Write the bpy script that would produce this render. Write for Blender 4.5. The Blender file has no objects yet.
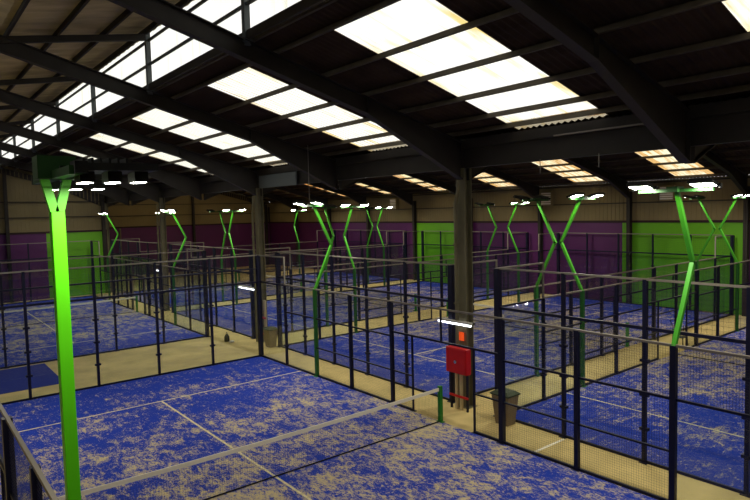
import bpy, math, random
from mathutils import Vector, Matrix
random.seed(7)
SC = bpy.context.scene
COL = SC.collection

# ------------------------------------------------------------------ materials
def lin(c):
    return tuple(((v/255)/12.92 if v/255 <= .04045 else ((v/255+.055)/1.055)**2.4) for v in c) + (1,)

def mat(name, rgb, rough=.6, metal=0., spec=.4, noise=None, bump=0., emit=None, strength=0):
    m = bpy.data.materials.new(name); m.use_nodes = True
    nt = m.node_tree; b = nt.nodes['Principled BSDF']
    b.inputs['Base Color'].default_value = lin(rgb)
    b.inputs['Roughness'].default_value = rough
    b.inputs['Metallic'].default_value = metal
    b.inputs['Specular IOR Level'].default_value = spec
    tc = nt.nodes.new('ShaderNodeTexCoord')
    if noise:
        scale, amt = noise[:2]
        n = nt.nodes.new('ShaderNodeTexNoise'); n.inputs['Scale'].default_value = scale
        n.inputs['Detail'].default_value = 6
        mp = nt.nodes.new('ShaderNodeMapping')
        if len(noise) > 2: mp.inputs['Scale'].default_value = noise[2]
        nt.links.new(tc.outputs['Object'], mp.inputs[0]); nt.links.new(mp.outputs[0], n.inputs['Vector'])
        r = nt.nodes.new('ShaderNodeMapRange')
        r.inputs['From Min'].default_value = .3; r.inputs['From Max'].default_value = .7
        r.inputs['To Min'].default_value = 1-amt; r.inputs['To Max'].default_value = 1+amt
        nt.links.new(n.outputs['Fac'], r.inputs[0])
        mx = nt.nodes.new('ShaderNodeVectorMath'); mx.operation = 'SCALE'
        mx.inputs[0].default_value = lin(rgb)[:3]
        nt.links.new(r.outputs[0], mx.inputs['Scale']); nt.links.new(mx.outputs[0], b.inputs['Base Color'])
        if bump:
            bp = nt.nodes.new('ShaderNodeBump'); bp.inputs['Strength'].default_value = bump
            nt.links.new(n.outputs['Fac'], bp.inputs['Height']); nt.links.new(bp.outputs[0], b.inputs['Normal'])
    if emit:
        b.inputs['Emission Color'].default_value = lin(emit); b.inputs['Emission Strength'].default_value = strength
    return m

def turf_material():
    m = bpy.data.materials.new('blue_sanded_turf'); m.use_nodes = True
    nt = m.node_tree; b = nt.nodes['Principled BSDF']; L = nt.links.new
    b.inputs['Roughness'].default_value = .95; b.inputs['Specular IOR Level'].default_value = .05
    tc = nt.nodes.new('ShaderNodeTexCoord')
    def noise(scale, detail, sc=(1,1,1), rough=.6, off=0, dist=0.):
        mp = nt.nodes.new('ShaderNodeMapping'); mp.inputs['Scale'].default_value = sc; mp.inputs['Location'].default_value = (off, off, 0)
        n = nt.nodes.new('ShaderNodeTexNoise'); n.inputs['Scale'].default_value = scale
        n.inputs['Detail'].default_value = detail; n.inputs['Roughness'].default_value = rough
        n.inputs['Distortion'].default_value = dist
        L(tc.outputs['Object'], mp.inputs[0]); L(mp.outputs[0], n.inputs['Vector'])
        return n.outputs['Fac']
    def mth(op, a, c):
        n = nt.nodes.new('ShaderNodeMath'); n.operation = op
        for i, v in enumerate((a, c)):
            if isinstance(v, (int, float)): n.inputs[i].default_value = v
            else: L(v, n.inputs[i])
        return n.outputs[0]
    big = noise(.55, 3); mid = noise(2.2, 8, (1, 1.5, 1), .75, 3, .6); fine = noise(9.5, 8, (1, 2.0, 1), .85, 9, .9)
    # more sand is trodden in near the net and the centre line
    sx = nt.nodes.new('ShaderNodeSeparateXYZ'); L(tc.outputs['Object'], sx.inputs[0])
    dx = mth('ABSOLUTE', mth('SUBTRACT', sx.outputs[0], 10.5), 0); dx = mth('MULTIPLY', dx, -.017)
    s = mth('ADD', mth('ADD', mth('MULTIPLY', big, .5), mth('MULTIPLY', mid, 1.0)), mth('ADD', mth('MULTIPLY', fine, 1.5), dx))
    r = nt.nodes.new('ShaderNodeMapRange'); r.inputs['From Min'].default_value = 1.40; r.inputs['From Max'].default_value = 1.61
    r.interpolation_type = 'SMOOTHSTEP'
    L(s, r.inputs[0])
    cm = nt.nodes.new('ShaderNodeMix'); cm.data_type = 'RGBA'
    cm.inputs['A'].default_value = lin((42, 66, 174)); cm.inputs['B'].default_value = lin((212, 194, 150))
    L(r.outputs[0], cm.inputs['Factor']); L(cm.outputs['Result'], b.inputs['Base Color'])
    bp = nt.nodes.new('ShaderNodeBump'); bp.inputs['Strength'].default_value = .3; bp.inputs['Distance'].default_value = .02
    L(fine, bp.inputs['Height']); L(bp.outputs[0], b.inputs['Normal'])
    return m

def glass_material(name, tint=(.93,.96,.96), gloss=.06):
    m = bpy.data.materials.new(name); m.use_nodes = True
    nt = m.node_tree; nt.nodes.remove(nt.nodes['Principled BSDF']); L = nt.links.new
    out = nt.nodes['Material Output']
    t = nt.nodes.new('ShaderNodeBsdfTransparent'); t.inputs[0].default_value = (*tint, 1)
    g = nt.nodes.new('ShaderNodeBsdfGlossy'); g.inputs['Roughness'].default_value = .02
    lw = nt.nodes.new('ShaderNodeLayerWeight'); lw.inputs['Blend'].default_value = .5
    pw = nt.nodes.new('ShaderNodeMath'); pw.operation = 'POWER'; pw.inputs[1].default_value = 4; L(lw.outputs['Facing'], pw.inputs[0])
    f = nt.nodes.new('ShaderNodeMath'); f.operation = 'MULTIPLY_ADD'; f.inputs[1].default_value = .6; f.inputs[2].default_value = gloss*.5; L(pw.outputs[0], f.inputs[0])
    mx = nt.nodes.new('ShaderNodeMixShader')
    L(f.outputs[0], mx.inputs[0]); L(t.outputs[0], mx.inputs[1]); L(g.outputs[0], mx.inputs[2]); L(mx.outputs[0], out.inputs[0])
    return m

def rooflight_material(name, clear, stain, lo, hi, opaque=.25, mid=3.0, half=1.25):
    """translucent sheeting, yellowed in streaks that follow the corrugations"""
    m = bpy.data.materials.new(name); m.use_nodes = True
    nt = m.node_tree; nt.nodes.remove(nt.nodes['Principled BSDF']); L = nt.links.new
    out = nt.nodes['Material Output']
    tc = nt.nodes.new('ShaderNodeTexCoord')
    mp = nt.nodes.new('ShaderNodeMapping'); mp.inputs['Scale'].default_value = (3.2, .35, .35)
    n = nt.nodes.new('ShaderNodeTexNoise'); n.inputs['Scale'].default_value = 1.6; n.inputs['Detail'].default_value = 5
    L(tc.outputs['Object'], mp.inputs[0]); L(mp.outputs[0], n.inputs['Vector'])
    r = nt.nodes.new('ShaderNodeMapRange'); r.inputs['From Min'].default_value = lo; r.inputs['From Max'].default_value = hi
    # grime gathers along the two laps of every strip (frames stand every 6 m)
    sx = nt.nodes.new('ShaderNodeSeparateXYZ'); L(tc.outputs['Object'], sx.inputs[0])
    def mth(op, a, c):
        k = nt.nodes.new('ShaderNodeMath'); k.operation = op
        for i, v in enumerate((a, c)):
            if isinstance(v, (int, float)): k.inputs[i].default_value = v
            else: L(v, k.inputs[i])
        return k.outputs[0]
    u = mth('MODULO', mth('ADD', sx.outputs[0], 398.4-60), 6)
    e = mth('ABSOLUTE', mth('SUBTRACT', u, mid), 0)
    e = mth('MULTIPLY', mth('MAXIMUM', mth('SUBTRACT', e, half-.38), 0), mth('MULTIPLY', mth('GREATER_THAN', sx.outputs[0], 3.5 if mid == 3 else -99), .45))
    L(mth('ADD', n.outputs['Fac'], e), r.inputs[0])
    c = nt.nodes.new('ShaderNodeMix'); c.data_type = 'RGBA'
    c.inputs['A'].default_value = (*clear, 1); c.inputs['B'].default_value = (*stain, 1); L(r.outputs[0], c.inputs['Factor'])
    t = nt.nodes.new('ShaderNodeBsdfTransparent'); L(c.outputs['Result'], t.inputs[0])
    d = nt.nodes.new('ShaderNodeBsdfDiffuse'); L(c.outputs['Result'], d.inputs[0])
    mx = nt.nodes.new('ShaderNodeMixShader'); mx.inputs[0].default_value = opaque
    L(t.outputs[0], mx.inputs[1]); L(d.outputs[0], mx.inputs[2]); L(mx.outputs[0], out.inputs[0])
    return m

M = dict(
    turf=turf_material(),
    line=mat('sandy_white_line', (226, 214, 170), .9, noise=(9, .25)),
    concrete=mat('walkway_concrete', (214, 190, 128), .85, noise=(1.1, .16), spec=.15),
    navy=mat('navy_steel', (13, 15, 44), .45, .2),
    pipe=mat('pale_steel_pipe', (132, 124, 114), .5, .2),
    glass=glass_material('court_glass'),
    green=mat('lime_green_paint', (60, 144, 30), .42, noise=(3, .05)),
    lit_lime=mat('lamplit_lime_paint', (88, 205, 16), .42, noise=(3, .05)),  # brighter copy of the mast green, nearby lamplight put into the colour
    lowgreen=mat('dull_green_paint', (34, 104, 34), .5),
    darkgreen=mat('dark_green_paint', (26, 70, 24), .5),
    netgreen=mat('net_post_green', (28, 120, 34), .5),
    nettape=mat('net_tape', (248, 240, 218), .8),
    netcord=mat('net_cord', (18, 18, 24), .8),
    frame=mat('dark_frame_steel', (44, 39, 34), .6, .1, noise=(2, .2)),
    column=mat('column_steel', (114, 108, 82), .6, .1, noise=(2, .2)),
    grey=mat('lantern_post_grey', (92, 98, 98), .6, .1),
    roof=mat('fibre_cement_roof', (62, 51, 42), .9, noise=(.8, .3, (1, 3, 1)), spec=.1),
    pale_roof=mat('weathered_pale_roof', (168, 158, 138), .9, noise=(.8, .2, (1, 3, 1)), spec=.1),
    lroof=mat('lantern_roof_board', (192, 180, 140), .9, noise=(.9, .25, (3, 1, 1)), spec=.1),
    purlin=mat('purlin_steel', (92, 84, 70), .6, .2, noise=(4, .2)),
    clad=mat('beige_cladding', (128, 116, 84), .8, noise=(.5, .1), spec=.15),
    purple=mat('purple_paint', (82, 26, 86), .55, noise=(.4, .1)),
    green_wall=mat('green_wall_paint', (98, 168, 20), .55, noise=(.4, .08)),
    darkband=mat('maroon_capping', (42, 18, 22), .7),
    red=mat('red_enamel', (196, 18, 24), .4, noise=(4, .08)),
    chrome=mat('chrome', (200, 200, 200), .25, 1.),
    beigepipe=mat('beige_pipe', (196, 178, 140), .6),
    white=mat('white_plastic', (215, 210, 200), .5),
    bin=mat('bin_body', (128, 112, 84), .7, noise=(5, .1)),
    binlid=mat('bin_lid', (52, 62, 34), .6),
    black=mat('black_rubber', (16, 15, 16), .6),
    mat_blue=mat('blue_mat', (26, 44, 140), .85, noise=(10, .1)),
    housing=mat('floodlight_housing', (28, 30, 30), .5, .3),
    led=mat('floodlight_led', (255, 255, 255), .5, emit=(255, 250, 232), strength=370),
    tube=mat('fluorescent_tube', (255, 255, 255), .5, emit=(240, 246, 255), strength=5),
    sign=mat('lit_orange_sign', (220, 70, 20), .5, emit=(255, 90, 30), strength=.7),
    sky1=rooflight_material('rooflight_sheet', (.97, .97, .92), (.84, .66, .26), .58, .80, .12),
    sky2=rooflight_material('aged_rooflight_sheet', (.99, .91, .64), (.74, .46, .18), .46, .64, .15, 3.62, .97),
    sky3=rooflight_material('lantern_glazing', (.97, .98, .96), (.9, .9, .82), .6, .8, .1, 3.0, 99),
)

# ------------------------------------------------------------------ mesh helper
class MB:
    def __init__(s): s.v = []; s.f = []
    def quad(s, a, b, c, d):
        n = len(s.v); s.v += [tuple(a), tuple(b), tuple(c), tuple(d)]; s.f.append((n, n+1, n+2, n+3)); return s
    def box(s, x0, y0, z0, x1, y1, z1):
        n = len(s.v)
        s.v += [(x, y, z) for z in (z0, z1) for y in (y0, y1) for x in (x0, x1)]
        s.f += [tuple(n+i for i in q) for q in ((0,2,3,1), (4,5,7,6), (0,1,5,4), (2,6,7,3), (0,4,6,2), (1,3,7,5))]
        return s
    def bar(s, p, q, w, h=None, up=(0, 0, 1)):
        h = h or w; p = Vector(p); q = Vector(q); d = (q-p).normalized()
        u = Vector(up)
        if abs(d.dot(u)) > .98: u = Vector((1, 0, 0))
        a = d.cross(u).normalized(); b = a.cross(d)
        n = len(s.v)
        for e in (p, q):
            for i, j in ((-1,-1), (1,-1), (1,1), (-1,1)): s.v.append(tuple(e + a*i*w/2 + b*j*h/2))
        s.f += [tuple(n+i for i in k) for k in ((3,2,1,0), (4,5,6,7), (0,1,5,4), (1,2,6,5), (2,3,7,6), (3,0,4,7))]
        return s
    def wire(s, p, q, r):
        p = Vector(p); q = Vector(q); d = (q-p).normalized()
        u = Vector((0, 0, 1)) if abs(d.z) < .9 else Vector((1, 0, 0))
        a = d.cross(u).normalized(); b = a.cross(d); n = len(s.v)
        for e in (p, q):
            for k in range(3):
                t = k*2.0944; s.v.append(tuple(e + (a*math.cos(t)+b*math.sin(t))*r))
        s.f += [tuple(n+i for i in k) for k in ((0,1,4,3), (1,2,5,4), (2,0,3,5))]
        return s
    def tube(s, pts, r, seg=10, cap=True):
        pts = [Vector(p) for p in pts]; n0 = len(s.v)
        for i, p in enumerate(pts):
            d = (pts[min(i+1, len(pts)-1)] - pts[max(i-1, 0)]).normalized()
            u = Vector((0, 0, 1)) if abs(d.z) < .9 else Vector((0, 1, 0))
            a = d.cross(u).normalized(); b = a.cross(d)
            rr = r[i] if isinstance(r, (list, tuple)) else r
            for k in range(seg):
                t = 2*math.pi*k/seg; s.v.append(tuple(p + (a*math.cos(t)+b*math.sin(t))*rr))
        for i in range(len(pts)-1):
            for k in range(seg):
                k2 = (k+1) % seg
                s.f.append((n0+i*seg+k, n0+i*seg+k2, n0+(i+1)*seg+k2, n0+(i+1)*seg+k))
        if cap:
            s.f.append(tuple(n0+k for k in range(seg))[::-1]); s.f.append(tuple(n0+(len(pts)-1)*seg+k for k in range(seg)))
        return s
    def lathe(s, prof, c=(0, 0, 0), seg=20):
        n0 = len(s.v)
        for r, z in prof:
            for k in range(seg):
                t = 2*math.pi*k/seg; s.v.append((c[0]+r*math.cos(t), c[1]+r*math.sin(t), c[2]+z))
        for i in range(len(prof)-1):
            for k in range(seg):
                k2 = (k+1) % seg; s.f.append((n0+i*seg+k, n0+i*seg+k2, n0+(i+1)*seg+k2, n0+(i+1)*seg+k))
        s.f.append(tuple(n0+k for k in range(seg))[::-1]); s.f.append(tuple(n0+(len(prof)-1)*seg+k for k in range(seg)))
        return s
    def build(s, name, m, parent=None, smooth=False, bevel=0):
        me = bpy.data.meshes.new(name); me.from_pydata(s.v, [], s.f); me.validate(); me.update()
        me.materials.append(m)
        if smooth:
            for p in me.polygons: p.use_smooth = True
        o = bpy.data.objects.new(name, me); COL.objects.link(o); o.parent = parent
        if bevel:
            bv = o.modifiers.new('bevel', 'BEVEL'); bv.width = bevel; bv.segments = 2; bv.limit_method = 'ANGLE'
        return o

def tag(o, label=None, cat=None, group=None, kind=None):
    if label: o['label'] = label
    if cat: o['category'] = cat
    if group: o['group'] = group
    if kind: o['kind'] = kind
    return o

def empty(name, loc=(0, 0, 0), rz=0.):
    o = bpy.data.objects.new(name, None); COL.objects.link(o)
    o.location = loc; o.rotation_euler = (0, 0, rz); o.empty_display_size = .2
    return o

KIDS = {}
def copy_tree(o, parent=None):
    c = o.copy(); COL.objects.link(c); c.parent = parent
    for ch in [x for x in bpy.data.objects if x.parent == o]: copy_tree(ch, c)
    return c

# ------------------------------------------------------------------ geometry of the hall
XE, XF = -26.4, -38.4          # gable of the near bay, gable of the far bay
XR = 27.6                      # gable behind the camera
YV, YW, YN = 1.4, 21.75, -18.8  # valley, far wall, near wall
FR = [XF + 6*i for i in range(12)]          # frame lines
def zs(Y):  # roof sheet, near bay, valley side
    return 8.53 - .27*(Y+2)
def zf(Y):  # roof sheet, far slope of the far bay
    return 7.24 - .25*(Y-20.8)
YR2 = 11.5

ceiling = empty('ceiling'); tag(ceiling, kind='structure')

def sheet(x0, x1, y0, y1, z, name, m, parent, pitch=.177, amp=.024, rows=1):
    """corrugated sheet; z(y) gives the height"""
    n = max(2, round((x1-x0)/(pitch/6))); b = MB()
    ys = [y0+(y1-y0)*i/rows for i in range(rows+1)]
    for i in range(n+1):
        x = x0+(x1-x0)*i/n; w = amp*math.cos(2*math.pi*x/pitch)
        for y in ys: b.v.append((x, y, z(y)+w))
    k = rows+1
    for i in range(n):
        for j in range(rows): b.f.append((i*k+j, i*k+j+1, (i+1)*k+j+1, (i+1)*k+j))
    return b.build(name, m, parent, smooth=True)

win = 0
def window(x0, x1, y0, y1, z, m):
    global win
    win += 1
    o = sheet(x0, x1, y0, y1, z, 'window_%d' % win, m, None); tag(o, kind='structure'); return o

def roof_slope(xa, xb, ya, yb, z, sky, m, off, rm='roof'):
    """one slope: plain sheets with one rooflight strip in every bay; sky=(y0,y1)"""
    x = xa
    for f in FR:
        if f+6 <= xa+.01 or f >= xb-.01: continue
        c0, c1 = f+3+off[0]-(.65 if z is zs and f < 0 else 0), f+3+off[1]
        sheet(x, c0, ya, yb, z, 'roof_sheet', M[rm], ceiling)
        for y0, y1 in ((ya, sky[0]), (sky[1], yb)):
            if abs(y1-y0) > .02: sheet(c0, c1, y0, y1, z, 'roof_sheet', M[rm], ceiling)
        window(c0, c1, sky[0], sky[1], z, m)
        x = c1
    sheet(x, xb, ya, yb, z, 'roof_sheet', M[rm], ceiling)

LY = -5.0; LC = -8.7; LY2 = 2*LC-LY
roof_slope(XE, XR, LY, 1.63, zs, (-4.25, 1.495), M['sky1'], (-1.22, 1.28))
zsm = lambda Y: zs(2*LC-Y)
roof_slope(XE, XR, YN, LY2, zsm, (-18.0, -13.1), M['sky1'], (-1.22, 1.25))
roof_slope(XF, XR, YR2, YW+.2, zf, (12.2, 21.45), M['sky2'], (-.35, 1.6))
zn = lambda Y: zf(YR2) - .2*(YR2-Y)
roof_slope(XF, XR, 1.56, YR2, zn, (3, 10.5), M['sky2'], (-.35, 1.6), 'pale_roof')
# lantern roof: low in the middle, high over the glazing
zl = lambda Y: 10.98 - .19*(LY-Y) if Y > LC else 10.98 - .19*(Y-LY2)
for y0, y1 in ((LC, LY+.25), (LY2-.25, LC)):
    sheet(XE, XR, y0, y1, zl, 'lantern_roof', M['lroof'], ceiling, amp=.012, pitch=.5)

# lantern glazing: one window per side and bay, with rails
for f in FR:
    if f < XE-.1 or f >= XR-.1: continue
    for yy in (LY, LY2):
        win += 1
        b = MB()
        b.box(f+.06, yy-.006, 9.2, min(f+5.94, XR), yy+.006, 10.86)
        w = b.build('window_%d' % win, M['sky3']); tag(w, kind='structure')
        r = MB()
        s = 1 if yy == LY else -1
        for z in (9.9, 10.56): r.box(f+.06, yy-.09*s-.03, z-.03, f+5.94, yy-.09*s+.03, z+.03)
        r.build('glazing_rail', M['grey'], w)
        MB().box(f+.06, yy-.1*s-.03, 9.18, f+5.94, yy-.1*s+.03, 9.36).build('glazing_sill', M['frame'], w)

# purlins (cold rolled channels)
def purlin(x0, x1, y, ztop, d=.12, name='purlin', m=None, w=.055):
    b = MB(); b.box(x0, y-.008, ztop-d, x1, y+.008, ztop)
    b.box(x0, y-.008, ztop-.012, x1, y+w, ztop); b.box(x0, y-w, ztop-d, x1, y+.008, ztop-d+.012)
    b.box(x0, y-w-.004, ztop-d, x1, y-w+.008, ztop-d+.03)
    b.build(name, m or M['purlin'], ceiling)
for y in (-4.92, -4.34, -3.09, -1.92, -.75, .3, 1.0):
    purlin(XE, XR, y, zs(y)-.03)
for y in (-12.6, -13.7, -14.9, -16.1, -17.3, -18.5):
    purlin(XE, XR, y, zsm(y)-.03)
for i in range(9):
    y = 11.9+i*1.17; purlin(XF, XR, y, zf(y)-.03)
for i in range(8):
    y = 2.2+i*1.17; purlin(XF, XR, y, zn(y)-.03)
for y in (-5.12, -6.2, -7.4, -8.55, -9.9, -11.1, -12.3):
    purlin(XE, XR, y, zl(y)-.02, .2, m=M['frame'], w=.05)

# portal frames
def rafter(x, prof_b, prof_t, fw=.2):
    b = MB(); n = len(prof_b)
    for i in range(n-1):
        (y0, z0), (y1, z1) = prof_b[i], prof_b[i+1]; (t0, u0), (t1, u1) = prof_t[i], prof_t[i+1]
        for dx in (-.007, .007):
            b.quad((x+dx, y0, z0), (x+dx, y1, z1), (x+dx, t1, u1), (x+dx, t0, u0))
        b.bar((x, y0, z0), (x, y1, z1), fw, .022, up=(0, 0, 1)); b.bar((x, t0, u0), (x, t1, u1), fw, .022)
    # stiffener plates where the haunch starts and at the foot
    for i in range(1, n):
        b.box(x-fw/2, prof_b[i][0]-.008, prof_b[i][1], x+fw/2, prof_b[i][0]+.008, prof_t[i][1])
    return b.build('rafter', M['frame'], ceiling)
zb = lambda Y: 7.93 + .27*(-2-Y)
for f in FR:
    if f >= XE-.1:
        pb = [(LC, zb(LC)), (-2, 7.93), (1.3, 6.4)]; pt = [(y, zb(y)+.4-.02) for y, _ in pb]
        rafter(f, pb, pt)
        rafter(f, [(2*LC-y, z) for y, z in pb][:2] + [(YN, 6.6)], [(2*LC-y, z) for y, z in pt][:2] + [(YN, zb(2*LC-YN)+.38)])
        for yy in (LY-.1, LY2+.1):
            p = MB(); p.box(f-.065, yy-.065, zb(LY-.1)+.3, f+.065, yy+.065, 10.78)
            p.box(f-.1, yy-.1, zb(LY-.1)+.36, f+.1, yy+.1, zb(LY-.1)+.42)
            p.build('lantern_post', M['grey'], ceiling)
            p = MB(); p.bar((f, yy, 10.66), (f, LC, 10.02), .12, .17); p.build('lantern_beam', M['frame'], ceiling)
    tf = lambda y: zf(y)-.2
    pb = [(YR2, zf(YR2)-.6), (19.3, zf(19.3)-.6), (21.35, 6.05)]
    rafter(f, pb, [(y, tf(y)) for y, _ in pb])
    pb = [(YR2, zf(YR2)-.6), (4.2, zn(4.2)-.6), (1.5, 6.4)]
    rafter(f, pb, [(y, zn(y)-.2) for y, _ in pb])

# valley girder and gutter
b = MB(); b.box(XF, YV-.01, 6.74, XR, YV+.01, 7.26); b.box(XF, YV-.07, 6.72, XR, YV+.07, 6.745); b.box(XF, YV-.1, 7.25, XR, YV+.1, 7.275)
b.build('valley_girder', M['frame'], ceiling)
b = MB(); b.box(XF, YV-.1, 7.275, XR, YV+.2, 7.30); b.box(XF, YV-.11, 7.275, XR, YV-.1, 7.5); b.box(XF, YV+.2, 7.275, XR, YV+.22, 7.6)
b.build('gutter', M['frame'], ceiling)
MB().box(-2.0, YV-.16, 6.7, .98, YV-.105, 7.22).build('lit_girder_patch', M['grey'], ceiling)  # added paler plate, stands in for the lit stretch of girder
MB().bar((12.6, YV-.14, 7.27), (15.0, YV-.14, 7.27), .035).build('gutter_glint', M['pipe'], ceiling)  # pale bar added as the light streak along the gutter edge

# ------------------------------------------------------------------ floor and walls
b = MB(); b.box(XF, YN, -.2, XR, YW+.2, 0)
tag(b.build('floor', M['concrete']), kind='structure')

def wall(name, along, pos, a0, a1, topfn, paint, inside, cols, zp=4.62):
    """along='x' or 'y'; pos = coordinate of the inner face; paint = [(a0,a1,material)]; inside=+1/-1 direction into the hall"""
    W = empty(name); tag(W, kind='structure')
    def bx(b, p0, p1, d0, d1, z0, z1):   # d = distance from face into hall
        lo, hi = sorted((pos+inside*d0, pos+inside*d1))
        if along == 'x': b.box(p0, lo, z0, p1, hi, z1)
        else: b.box(lo, p0, z0, hi, p1, z1)
    # ribbed cladding above the paint
    b = MB(); n = int((a1-a0)/.25)
    for i in range(n):
        p0 = a0+(a1-a0)*i/n; p1 = a0+(a1-a0)*(i+1)/n
        zt = min(topfn(p0), topfn(p1))+.25
        bx(b, p0, p1, -.2, 0, zp, zt); bx(b, p0+.02, p0+.07, 0, .018, zp, zt)
    b.build('cladding', M['clad'], W)
    for p0, p1, m in paint:
        b = MB(); bx(b, p0, p1, -.2, .01, 0, zp)
        k = int((p1-p0)/1.2)+1
        for i in range(1, k): bx(b, p0+(p1-p0)*i/k-.006, p0+(p1-p0)*i/k+.006, .01, .014, 0, zp)
        b.build('painted_panel', m, W)
    b = MB(); bx(b, a0, a1, 0, .05, zp, zp+.13); b.build('capping_rail', M['darkband'], W)
    b = MB(); bx(b, a0, a1, 0, .1, 5.72, 5.78); b.build('cladding_rail', M['frame'], W)
    b = MB(); bx(b, a0, a1, 0, .1, 6.8, 6.86); b.build('cladding_rail', M['frame'], W)
    for c in cols:
        b = MB(); zt = topfn(c)-.3
        bx(b, c-.1, c+.1, .3, .32, 0, zt); bx(b, c-.1, c+.1, .02, .04, 0, zt); bx(b, c-.008, c+.008, .02, .32, 0, zt)
        b.build('wall_column', M['frame'], W)
    return W
P_, G_ = M['purple'], M['green_wall']
wall('wall_far', 'x', YW, XF, XR, lambda x: zf(YW)-.3,
     [(XF, -14.4, P_), (-14.4, -8.4, G_), (-8.4, 3.1, P_), (3.1, 9.6, G_), (9.6, XR, P_)], -1, FR)
g2 = lambda y: (zf(y) if y > YR2 else zn(y)) - .2
wall('wall_left', 'y', XF, YV, YW, g2, [(YV, YW, P_)], 1, (4.2, 12.9, 21.2))
g1 = lambda y: (min(zs(y), zl(LY)-.35) if y > LC else min(zsm(y), zl(LY)-.35)) if not (LY2 < y < LY) else zl(y)-.25
wall('wall_end', 'y', XE, YN, YV, g1, [(YN, -2.65, P_), (-2.65, 1.1, G_), (1.1, YV, M['darkband'])], 1, (-11, -5, 1.15))
wall('wall_right', 'y', XR, YN, YW, lambda y: (g1(y) if y < YV else g2(y)), [(YN, YW, P_)], -1, ())
wall('wall_near', 'x', YN, XE, XR, lambda x: zs(1.4)-.3, [(XE, XR, P_)], 1, ())
wall('wall_step', 'x', YV-.1, XF, XE, lambda x: 7.2, [(XF, XE, P_)], 1, ())

# ------------------------------------------------------------------ court: turf, net, enclosure
def make_turf():
    b = MB(); b.box(.05, .05, 0, 19.95, 9.95, .012); t = b.build('court_turf', M['turf'])
    for x in (3.05, 16.95):
        l = MB(); l.box(x-.028, .06, .012, x+.028, 9.94, .016); l.build('service_line', M['line'], t)
    l = MB(); l.box(3.05, 4.972, .0125, 16.95, 5.028, .0165); l.build('centre_line', M['line'], t)
    return t

def zt_net(v):  # sagging tape
    return .915 - .06*(1-((v-5)/5)**2)
def make_net():
    R = empty('padel_net')
    N = 24; b = MB()
    for i in range(N):
        v0, v1 = .1+9.8*i/N, .1+9.8*(i+1)/N
        b.bar((0, v0, zt_net(v0)-.03), (0, v1, zt_net(v1)-.03), .022, .085)
    b.build('net_tape', M['nettape'], R)
    b = MB()
    k = int(9.8/.05)
    for i in range(k+1):
        v = .1+9.8*i/k; b.wire((0, v, .02), (0, v, zt_net(v)-.06), .0013)
    for j in range(17):
        t = j/17
        for i in range(N):
            v0, v1 = .1+9.8*i/N, .1+9.8*(i+1)/N
            b.wire((0, v0, .03+t*(zt_net(v0)-.1)), (0, v1, .03+t*(zt_net(v1)-.1)), .0013)
    b.build('net_mesh', M['netcord'], R)
    b = MB(); b.bar((0, .1, .03), (0, 9.9, .03), .022); b.build('bottom_cord', M['netcord'], R)
    for v in (.07, 9.93):
        b = MB(); b.box(-.05, v-.05, .012, .05, v+.05, .97); b.box(-.11, v-.06, .012, .11, v+.06, .03)
        b.box(-.02, v-.07, .5, .02, v+.07, .56)
        b.build('net_post', M['netgreen'], R, bevel=.006)
    return R

def wires(b, axis, a0, a1, z0, z1, at, step=.05, r=.0019):
    n = round((a1-a0)/step)
    P = (lambda a, z: (a, at, z)) if axis == 'u' else (lambda a, z: (at, a, z))
    for i in range(n+1):
        a = a0+(a1-a0)*i/n; b.wire(P(a, z0), P(a, z1), r)
    n = round((z1-z0)/step)
    for i in range(n+1):
        z = z0+(z1-z0)*i/n; b.wire(P(a0, z), P(a1, z), r)

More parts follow.
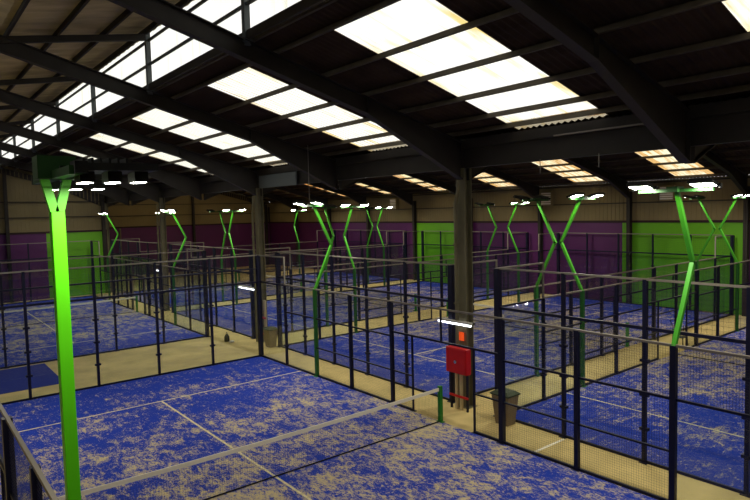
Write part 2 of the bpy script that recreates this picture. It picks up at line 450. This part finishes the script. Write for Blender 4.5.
def make_enclosure():
    R = empty('court_enclosure')
    def box(u0, v0, z0, u1, v1, z1): return MB().box(u0, v0, z0, u1, v1, z1)
    def post(u, v, h, w=.07, clips=None):
        b = box(u-w/2, v-w/2, 0, u+w/2, v+w/2, h)
        b.box(u-w/2-.05, v-w/2-.05, 0, u+w/2+.05, v+w/2+.05, .014)
        if clips == 'u':     # glass clips
            for z in (.75, 1.5, 2.25): b.box(u-.09, v-.05, z-.03, u+.09, v+.05, z+.03)
        if clips == 'v':
            for z in (.75, 1.5, 2.25): b.box(u-.05, v-.09, z-.03, u+.05, v+.09, z+.03)
        b.build('post', M['navy'], R)
    def rail(u0, v0, u1, v1, z, h=.05, m='navy', w=.05, name='rail'):
        MB().bar((u0, v0, z), (u1, v1, z), w, h).build(name, M[m], R)
    for u in (0, 20):
        for v in (2, 4, 6, 8): post(u, v, 4, .08, 'v')
        for v in (0, 10): post(u, v, 4, .15, 'v')
        for k in range(5):
            v0, v1 = 2*k+.05, 2*k+1.95
            box(u-.006, v0, .06, u+.006, v1, 2.92).build('glass_panel', M['glass'], R)
            b = MB(); wires(b, 'v', v0, v1, 3.0, 3.97, u, .1); b.build('mesh_panel', M['navy'], R)
        rail(u, 0, u, 10, 2.95, .07); rail(u, 0, u, 10, 4.0, .045, 'pipe', .045, 'top_pipe'); rail(u, 0, u, 10, .03, .06)
    for v in (0, 10):
        for u in (2, 18): post(u, v, 2.98, .08, 'u')
        for u in (6, 8, 14): post(u, v, 3, .095)
        post(12, v, 3, .12)
        for u in (8.87, 11.13): post(u, v, 2.12, .045)
        for a, c in ((0, 2), (18, 20)):
            box(a+.06, v-.006, .06, c-.06, v+.006, 2.92).build('glass_panel', M['glass'], R)
            b = MB(); wires(b, 'u', a+.05, c-.05, 3.0, 3.97, v, .1); b.build('mesh_panel', M['navy'], R)
            rail(a, v, c, v, 4.0, .045, 'pipe', .045, 'top_pipe'); rail(a, v, c, v, 2.97, .05)
        for a, c in ((2, 4), (16, 18)):
            box(a+.06, v-.006, .06, c-.06, v+.006, 1.97).build('glass_panel', M['glass'], R)
            b = MB(); wires(b, 'u', a+.05, c-.05, 2.03, 2.97, v); b.build('mesh_panel', M['navy'], R)
        for a, c in ((4, 6), (6, 8), (12, 14), (14, 16)):
            b = MB(); wires(b, 'u', a+.05, c-.05, .08, 2.97, v); b.build('mesh_panel', M['navy'], R)
            rail(a, v, c, v, 1.0, .035)
        for a, c in ((8, 8.87), (11.13, 12)):
            b = MB(); wires(b, 'u', a+.05, c-.03, .08, 2.1, v); b.build('mesh_panel', M['navy'], R)
            rail(a, v, c, v, 1.0, .035)
        for a, c in ((2, 8), (12, 18)): rail(a, v, c, v, 2.0, .045)
        rail(8, v, 12, v, 2.13, .05)
        b = MB(); wires(b, 'u', 8.05, 11.95, 2.18, 2.97, v); b.build('mesh_panel', M['navy'], R)
        MB().box(9.98, v-.02, 2.15, 10.02, v+.02, 3.0).build('lintel_strut', M['navy'], R)
        rail(2, v, 18, v, 3.0, .045, 'pipe', .045, 'top_pipe')
        for u in (2, 18): MB().box(u-.024, v-.024, 3.0, u+.024, v+.024, 4.02).build('step_pipe', M['pipe'], R)
        for a, c in ((0, 8.87), (11.13, 20)): rail(a, v, c, v, .03, .06)
    return R

COURTS = [  # name words, origin, rotation
    ('nearest court in the foreground', (0, -10), 0),
    ('court behind the concrete gap, left beyond the foreground court', (-25.2, -10), 0),
    ('court across the walkway, behind the red hose cabinet', (9.05, YV), math.pi/2),
    ('court at the right, behind the green bin and ball trolley', (20.75, YV), math.pi/2),
    ('court across the walkway, left of the middle roof column', (-3.3, YV), math.pi/2),
    ('furthest court, under the far left purple wall', (-15.3, YV), math.pi/2),
]
TL = ['blue sanded turf of the foreground court', 'blue turf of the left court beyond the concrete gap',
      'blue turf of the court behind the red hose cabinet', 'blue turf at the right edge, behind the grey bin',
      'blue turf of the court behind the middle roof column', 'distant blue turf beneath the purple far left wall']
NL = ['white-taped net across the foreground court', 'white-taped net of the left court beyond the concrete gap',
      'net of the court behind the red hose cabinet', 'net of the court at the right edge behind the bin',
      'net of the court behind the middle roof column', 'distant net of the furthest court by the purple wall']
EL = ['navy steel, glass and mesh fence around the foreground court', 'navy fence of the left court beyond the concrete gap',
      'navy glass and mesh fence of the court behind the red hose cabinet', 'navy glass and mesh fence of the court behind the grey bin',
      'navy glass fence of the court behind the middle roof column', 'distant navy fence of the furthest court by the purple wall']
turf, net, enc = make_turf(), make_net(), make_enclosure()
for i, (_, (x, y), rz) in enumerate(COURTS):
    if i == 0: t, n, e = turf, net, enc
    else: t, n, e = copy_tree(turf), copy_tree(net), copy_tree(enc)
    for o in (t, e): o.location = (x, y, 0); o.rotation_euler.z = rz
    n.location = (x+10*math.cos(rz), y+10*math.sin(rz), 0); n.rotation_euler.z = rz
    tag(t, TL[i], 'court floor', 'padel court turfs'); tag(n, NL[i], 'net', 'padel nets'); tag(e, EL[i], 'court fence', 'padel court fences')

# left court's door frame; its pale colour stands in for light on it
e1 = [o for o in bpy.data.objects if o.name.startswith('court_enclosure') and o.get('label') == EL[1]][0]
b = MB()
for u in (8.87, 11.13): b.box(u-.035, 10.04, 0, u+.035, 10.1, 2.2)
b.box(8.84, 10.04, 2.14, 11.16, 10.1, 2.2); b.build('door_frame', M['pipe'], e1)
# extra rail high on the end wall of the foreground court
MB().bar((0, 0, 3.47), (0, 10, 3.47), .04, .045).build('rail', M['navy'], enc)

# ------------------------------------------------------------------ light masts
def floodlight(R, cx, cy, tilt, zo=0., long=False):
    """housing with four led modules below, aimed towards -x (the court)"""
    H = MB()
    c, s = math.cos(tilt), math.sin(tilt)
    def T(p):  # local: x inward extent 0..-.42
        x, y, z = p; return (cx + x*c + z*s, cy + y, 5.86 + zo + z*c - x*s)
    def bx(B, x0, y0, z0, x1, y1, z1):
        n = len(B.v); B.box(x0, y0, z0, x1, y1, z1)
        B.v[n:] = [T(p) for p in B.v[n:]]
    bx(H, -.52 if long else -.34, -.2, 0, 0, .2, .05)
    for k in range(6): bx(H, -.32+.055*k, -.18, .05, -.305+.055*k, .18, .085)
    bx(H, -.05, -.23, -.02, .03, -.2, .06); bx(H, -.05, .2, -.02, .03, .23, .06)
    Lm = MB()
    if long:   # three square modules with gaps between them
        for x1 in (-.04, -.22, -.40):
            a = [T((x, y, -.075)) for x, y in ((x1-.075, -.07), (x1, -.07), (x1, .07), (x1-.075, .07))]
            Lm.quad(a[0], a[3], a[2], a[1]); bx(H, x1-.085, -.08, -.073, x1+.01, .08, 0)
    for k in range(0 if long else 4):
        y0 = -.18+.095*k
        a = [T((x, y, -.002)) for x, y in ((-.28, y0), (-.08, y0), (-.08, y0+.07), (-.28, y0+.07))]
        Lm.quad(a[0], a[3], a[2], a[1])
    h = H.build('floodlight', M['housing'], R)
    Lm.build('led_panel', M['led'], h)

def make_mast(kind='kinked', low='lowgreen', tilt=math.radians(13)):
    R = empty('light_mast')
    b = MB(); b.box(-.055, -.055, 0, .055, .055, 3.0); b.box(-.12, -.12, 0, .12, .12, .015)
    if kind == 'kinked':
        b.build('lower_post', M[low], R, bevel=.004)
        b = MB(); b.bar((0, 0, 2.97), (.75, 0, 4.5), .08, .08, up=(0, 1, 0)); b.build('outer_arm', M['green'], R, bevel=.004)
        b = MB(); b.bar((.76, 0, 4.44), (.08, 0, 5.8), .08, .08, up=(0, 1, 0)); b.build('inner_arm', M['green'], R, bevel=.004)
    else:
        b = MB(); b.box(-.047, -.047, 0, .047, .047, 5.63); b.box(-.12, -.12, 0, .12, .12, .015)
        b.build('mast_post', M['lit_lime'], R, bevel=.005)
        b = MB(); b.bar((.01, 0, 5.6), (.09, 0, 5.95), .06, .05, up=(0, 1, 0)); b.build('fork_arm', M['lit_lime'], R)
        b = MB(); b.bar((-.01, 0, 5.6), (-.1, 0, 5.95), .06, .05, up=(0, 1, 0)); b.build('fork_arm', M['lit_lime'], R)
    b = MB(); zo = .07 if kind == 'straight' else 0
    b.box(-.04, -.66, 5.8+zo, .04, .66, 5.86+zo)
    b.box(-.13, -.1, 5.8+zo, .13, .1, 5.9+zo*2)
    b.build('cross_arm', M['darkgreen'], R)
    for y in (-.55, .55): floodlight(R, 0, y, tilt, zo-.04 if zo else 0, bool(zo))
    return R

MASTS = [  # x, y, outward angle, label
    (4, 0, 90, 'kinked green light mast on the far side fence of the foreground court'),
    (16, 0, 90, 'large kinked green light mast at the right edge, dark below the fence top'),
    (4, -10, -90, 'green light mast on the near side of the foreground court, beyond the left edge'),
    (-9.2, 0, 90, 'kinked green light mast just right of the furthest left roof column'),
    (-21.2, 0, 90, 'leftmost kinked green light mast, beside the green end wall'),
    (9.05, 5.4, 0, 'left mast of the pair crossing behind the tall corner posts, right of the hose cabinet'),
    (9.05, 17.4, 0, 'distant kinked mast behind the large right-hand light mast'),
    (-.95, 5.4, 180, 'kinked mast just right of the mast standing on the foreground fence'),
    (-.95, 17.4, 180, 'right mast of the distant pair right of the column carrying the red cabinet'),
    (-3.3, 5.4, 0, 'thin kinked mast tucked between the foreground fence mast and its right neighbour'),
    (-3.3, 17.4, 0, 'left mast of the distant pair right of the column carrying the red cabinet'),
    (-13.3, 5.4, 180, 'right mast of the small pair left of the middle roof column'),
    (-13.3, 17.4, 180, 'right mast of the small distant pair left of the green far wall panel'),
    (-15.3, 5.4, 0, 'left mast of the small pair left of the middle roof column'),
    (-15.3, 17.4, 0, 'left mast of the small distant pair left of the green far wall panel'),
    (-25.3, 5.4, 180, 'faint mast behind the furthest left roof column'),
    (-25.3, 17.4, 180, 'faint single mast before the magenta-lit purple wall, right of the middle roof column'),
    (10.75, 5.4, 180, 'right mast of the pair right of the hose cabinet, its floodlights shining'),
    (10.75, 17.4, 180, 'mast of the right court, beyond the right edge'),
    (20.75, 5.4, 0, 'mast on the far side of the right court, beyond the right edge'),
]
proto = make_mast()
for i, (x, y, a, lb) in enumerate(MASTS):
    if i == 1: o = make_mast(low='navy')
    else: o = proto if i == 0 else copy_tree(proto)
    o.location = (x, y, 0); o.rotation_euler.z = math.radians(a)
    tag(o, lb, 'light mast', 'kinked light masts beside the courts')
big = make_mast('straight', tilt=math.radians(1))
big.location = (16, -10.04, 0); big.rotation_euler.z = math.radians(-90)
tag(big, 'tall straight bright green light mast in the left foreground', 'light mast')

# ------------------------------------------------------------------ columns and what hangs on them
COLN = {9.6: 'dark steel roof column carrying the red hose cabinet', -2.4: 'dark steel roof column behind the far corner of the foreground court',
        -14.4: 'slim dark steel roof column left of the small mast pair', -26.4: 'furthest steel roof column, at the edge of the green end wall'}
for x, lb in COLN.items():
    b = MB()
    b.box(x-.15, YV-.14, 0, x+.15, YV-.12, 6.72); b.box(x-.15, YV+.12, 0, x+.15, YV+.14, 6.72); b.box(x-.008, YV-.12, 0, x+.008, YV+.12, 6.72)
    b.box(x-.2, YV-.2, 0, x+.2, YV+.2, .02)
    tag(b.build('steel_column', M['column']), lb, 'column', 'roof columns in the walkway')
    if x < -20: continue
    y = YV-.27
    b = MB(); b.tube([(x-.09, y, 0.02), (x-.09, y, 5.7), (x-.05, y, 5.9), (x+.02, y, 6.1), (x+.02, y, 6.38)], .05, 10)
    b.box(x-.15, y-.055, 2.95, x-.03, y+.06, 3.0); b.box(x-.15, y-.055, 4.6, x-.03, y+.06, 4.65)
    tag(b.build('downpipe', M['column'], smooth=False),
        {9.6: 'rainwater downpipe on the column with the red hose cabinet', -2.4: 'rainwater downpipe on the middle roof column',
         -14.4: 'rainwater downpipe on the slim left roof column'}[x], 'downpipe')

# hose cabinet
R = empty('hose_cabinet', (9.66, 1.0, 0)); tag(R, 'red fire hose cabinet fixed in front of the roof column', 'fire cabinet')
MB().box(-.38, -.1, 1.05, .38, .1, 1.76).build('cabinet_body', M['red'], R, bevel=.012)
MB().box(-.355, -.118, 1.075, .355, -.102, 1.735).build('cabinet_door', M['red'], R, bevel=.006)
lk = MB(); lk.tube([(.0, -.118, 1.38), (.0, -.14, 1.38)], .05, 14); lk.build('lock', M['chrome'], R)
for x in (-.3, .3):
    MB().box(x-.025, 0, 0, x+.025, .05, 1.05).build('leg', M['navy'], R)
MB().tube([(-.12, .05, 0), (-.12, .05, 1.0)], .05, 10).build('riser_pipe', M['beigepipe'], R)
MB().tube([(.05, .05, 0), (.05, .05, 1.0)], .05, 10).build('riser_pipe', M['beigepipe'], R)
MB().box(-.34, -.03, .36, .36, .0, .42).build('brace', M['red'], R)
b = MB(); b.box(9.5, 1.19, 1.92, 9.7, 1.2, 2.16)
tag(b.build('warning_sign', M['sign']), 'small glowing orange sign on the column above the red cabinet', 'sign')

# tube lamps fixed to the columns
for x0, x1, z, lb in ((8.78, 10.08, 2.4, 'white fluorescent tube lamp above the red hose cabinet'),
                      (-4.0, -2.55, 2.31, 'white tube lamp on the middle roof column'),
                      (-15.25, -14.55, 2.4, 'small white tube lamp on the slim left roof column')):
    R = empty('tube_lamp', ((x0+x1)/2, 1.1, z)); h = (x1-x0)/2
    MB().box(-h, -.04, .03, h, .04, .09).build('lamp_housing', M['white'], R)
    MB().tube([(-h+.03, -.0, 0), (h-.03, 0, 0)], .032, 10).build('tube', M['tube'], R, smooth=True)
    MB().box(h-.14, .0, .02, h-.02, .16, .07).build('bracket', M['housing'], R)
    tag(R, lb, 'lamp')

# hydrant riser by the middle column: red clamps on a pale pipe
R = empty('hydrant_pipe', (-1.8, 1.2, 0)); tag(R, 'pale standing pipe with red clamps beside the middle roof column', 'pipe')
MB().tube([(0, 0, 0), (0, 0, 1.9)], .055, 10).build('pipe', M['beigepipe'], R, smooth=False)
for z in (.45, 1.15): MB().box(-.3, -.07, z-.03, .1, -.02, z+.03).build('clamp', M['red'], R)

# bins
def make_bin(loc, lb, s=1.):
    R = empty('waste_bin', loc); R.scale = (s, s, s); tag(R, lb, 'bin')
    b = MB()
    n0 = 0
    lv = [(.2, .0), (.2, .02), (.27, .72), (.275, .78)]
    for i, (w, z) in enumerate(lv):
        b.v += [(-w, -w*.8, z), (w, -w*.8, z), (w, w*.8, z), (-w, w*.8, z)]
    for i in range(len(lv)-1):
        for k in range(4): k2 = (k+1) % 4; b.f.append((4*i+k, 4*i+k2, 4*i+4+k2, 4*i+4+k))
    b.f.append((3, 2, 1, 0)); b.f.append((12, 13, 14, 15))
    b.build('bin_body', M['bin'], R, bevel=.012)
    b = MB(); lv = [(.3, .775), (.3, .81), (.2, .88)]
    for w, z in lv: b.v += [(-w, -w*.85, z), (w, -w*.85, z), (w, w*.85, z), (-w, w*.85, z)]
    for i in range(2):
        for k in range(4): k2 = (k+1) % 4; b.f.append((4*i+k, 4*i+k2, 4*i+4+k2, 4*i+4+k))
    b.f.append((3, 2, 1, 0)); b.f.append((8, 9, 10, 11))
    b.build('bin_lid', M['binlid'], R, bevel=.008)
    MB().box(-.12, -.265, .78, .12, -.245, .81).build('handle', M['binlid'], R)
make_bin((11.2, 1.1, 0), 'grey-brown waste bin with dark green lid by the fence corner')
make_bin((-1.25, 1.62-.5, 0), 'distant brown waste bin beside the middle roof column', .95)

# small black bag with a bottle neck standing on the concrete gap
R = empty('sports_bag', (-3.55, .2, 0)); tag(R, 'small black upright bag standing on the concrete beyond the fence corner', 'bag')
b = MB(); b.lathe([(.1, 0), (.12, .05), (.115, .22), (.07, .3), (.04, .34)], seg=14); b.build('bag_body', M['black'], R, smooth=True)
b = MB(); b.tube([(.04, 0, .3), (.06, 0, .38), (0, 0, .43), (-.06, 0, .38), (-.04, 0, .3)], .012, 8); b.build('handle', M['black'], R)
b = MB(); b.lathe([(.1, 0), (.13, .03), (.08, .07)], c=(.26, .1, 0), seg=12)
tag(b.build('folded_cloth', M['white'], smooth=True), 'crumpled pale cloth lying beside the small black bag', 'cloth')
bpy.data.objects['folded_cloth'].location = (-3.55, .2, 0)

b = MB(); b.box(-4.95, -9.4, 0, -1.35, -6.75, .015)
tag(b.build('floor_mat', M['mat_blue']), 'plain blue mat on the concrete gap behind the green mast', 'mat')
b = MB(); b.box(12.8, .12, 0, 12.87, 1.28, .006)
tag(b.build('floor_strip', M['nettape']), 'thin white strip across the walkway beside the bin', 'floor strip')

# ball trolley by the right court
R = empty('ball_trolley', (10.3, 13.0, 0)); tag(R, 'small dark ball trolley on the right-hand walkway', 'trolley')
b = MB()
for i in range(6):
    for j in (0, 1): b.wire((-.2+.08*i, -.2+.4*j, .35), (-.2+.08*i, -.2+.4*j, .8), .008); b.wire((-.2+.4*j, -.2+.08*i, .35), (-.2+.4*j, -.2+.08*i, .8), .008)
b.box(-.21, -.21, .34, .21, .21, .36); b.build('basket', M['black'], R)
for sx in (-.19, .19):
    for sy in (-.19, .19):
        MB().bar((sx*1.1, sy*1.1, .04), (sx, sy, .36), .03).build('leg', M['black'], R)
        MB().tube([(sx*1.1-.02, sy*1.1, .04), (sx*1.1+.02, sy*1.1, .04)], .04, 12).build('wheel', M['black'], R)
MB().tube([(-.2, -.2, .8), (-.3, -.2, 1.0), (-.3, .2, 1.0), (-.2, .2, .8)], .014, 8).build('handle', M['black'], R)

# ventilation boxes on the far wall
for x, z0, z1, lb in ((-1.84, 5.72, 6.62, 'pale wall fan box behind the crossing masts on the far wall'),
                  (5.77, 5.8, 6.62, 'pale slatted wall fan box above the right green wall panel'),
                  (-16.8, 5.75, 6.65, 'small pale fan box above the distant purple far wall')):
    R = empty('wall_fan_box', (x, YW-.12, 0)); tag(R, lb, 'fan box')
    MB().box(-.38, -.22, z0, .38, .12, z1).build('casing', M['clad'], R)
    b = MB()
    for k in range(6): z = z0+.08+k*(z1-z0-.12)/6; b.box(-.34, -.26, z, .34, -.22, z+.08)
    b.build('louvre', M['white'], R)

# hanging cables from roof to fittings
for x, y, z0, z1, lb in ((4.0, -.1, 5.9, 7.85, 'thin cable dropping to the mast on the foreground fence'),
                     (12.2, YV-.12, 6.4, 6.75, 'short rod under the girder, above the crossing masts'),
                     (13.75, YV-.12, 6.45, 6.75, 'short rod under the girder, left of the right fan box')):
    b = MB(); b.wire((x, y, z0), (x, y, z1), .012)
    tag(b.build('hanging_cable', M['pipe']), lb, 'cable')

b = MB(); b.tube([(XF+.4, 5.6, 0), (XF+.4, 5.6, 4.6)], .09, 10)
tag(b.build('drain_pipe', M['column']), 'grey vertical pipe against the distant purple end wall', 'pipe')

# ------------------------------------------------------------------ camera, world, view
yaw, pit, rol, f = 2.46490535, -.0633368277, -.0238519607, 597.524811
loc = Vector((21.026711, -11.006447, 5.5699707))
F = Vector((math.cos(pit)*math.cos(yaw), math.cos(pit)*math.sin(yaw), math.sin(pit)))
R_ = F.cross(Vector((0, 0, 1))).normalized(); U_ = R_.cross(F)
R2 = R_*math.cos(rol)+U_*math.sin(rol); U2 = -R_*math.sin(rol)+U_*math.cos(rol)
cd = bpy.data.cameras.new('camera'); cam = bpy.data.objects.new('camera', cd); COL.objects.link(cam)
m = Matrix((R2, U2, -F)).transposed().to_4x4(); m.translation = loc; cam.matrix_world = m
cd.sensor_width = 36; cd.lens = f*36/750; cd.clip_start = .05; cd.clip_end = 300
SC.camera = cam

w = bpy.data.worlds.new('overcast_sky'); SC.world = w; w.use_nodes = True
bg = w.node_tree.nodes['Background']; bg.inputs[0].default_value = (1, .985, .95, 1); bg.inputs[1].default_value = 1.4

SC.cycles.max_bounces = 8; SC.cycles.diffuse_bounces = 5; SC.cycles.transparent_max_bounces = 48
SC.cycles.glossy_bounces = 3; SC.cycles.caustics_reflective = False
SC.cycles.use_denoising = True
SC.cycles.sample_clamp_indirect = 4
SC.view_settings.view_transform = 'Standard'; SC.view_settings.look = 'None'
SC.view_settings.gamma = 1; SC.view_settings.use_curve_mapping = False; SC.view_settings.exposure = 0
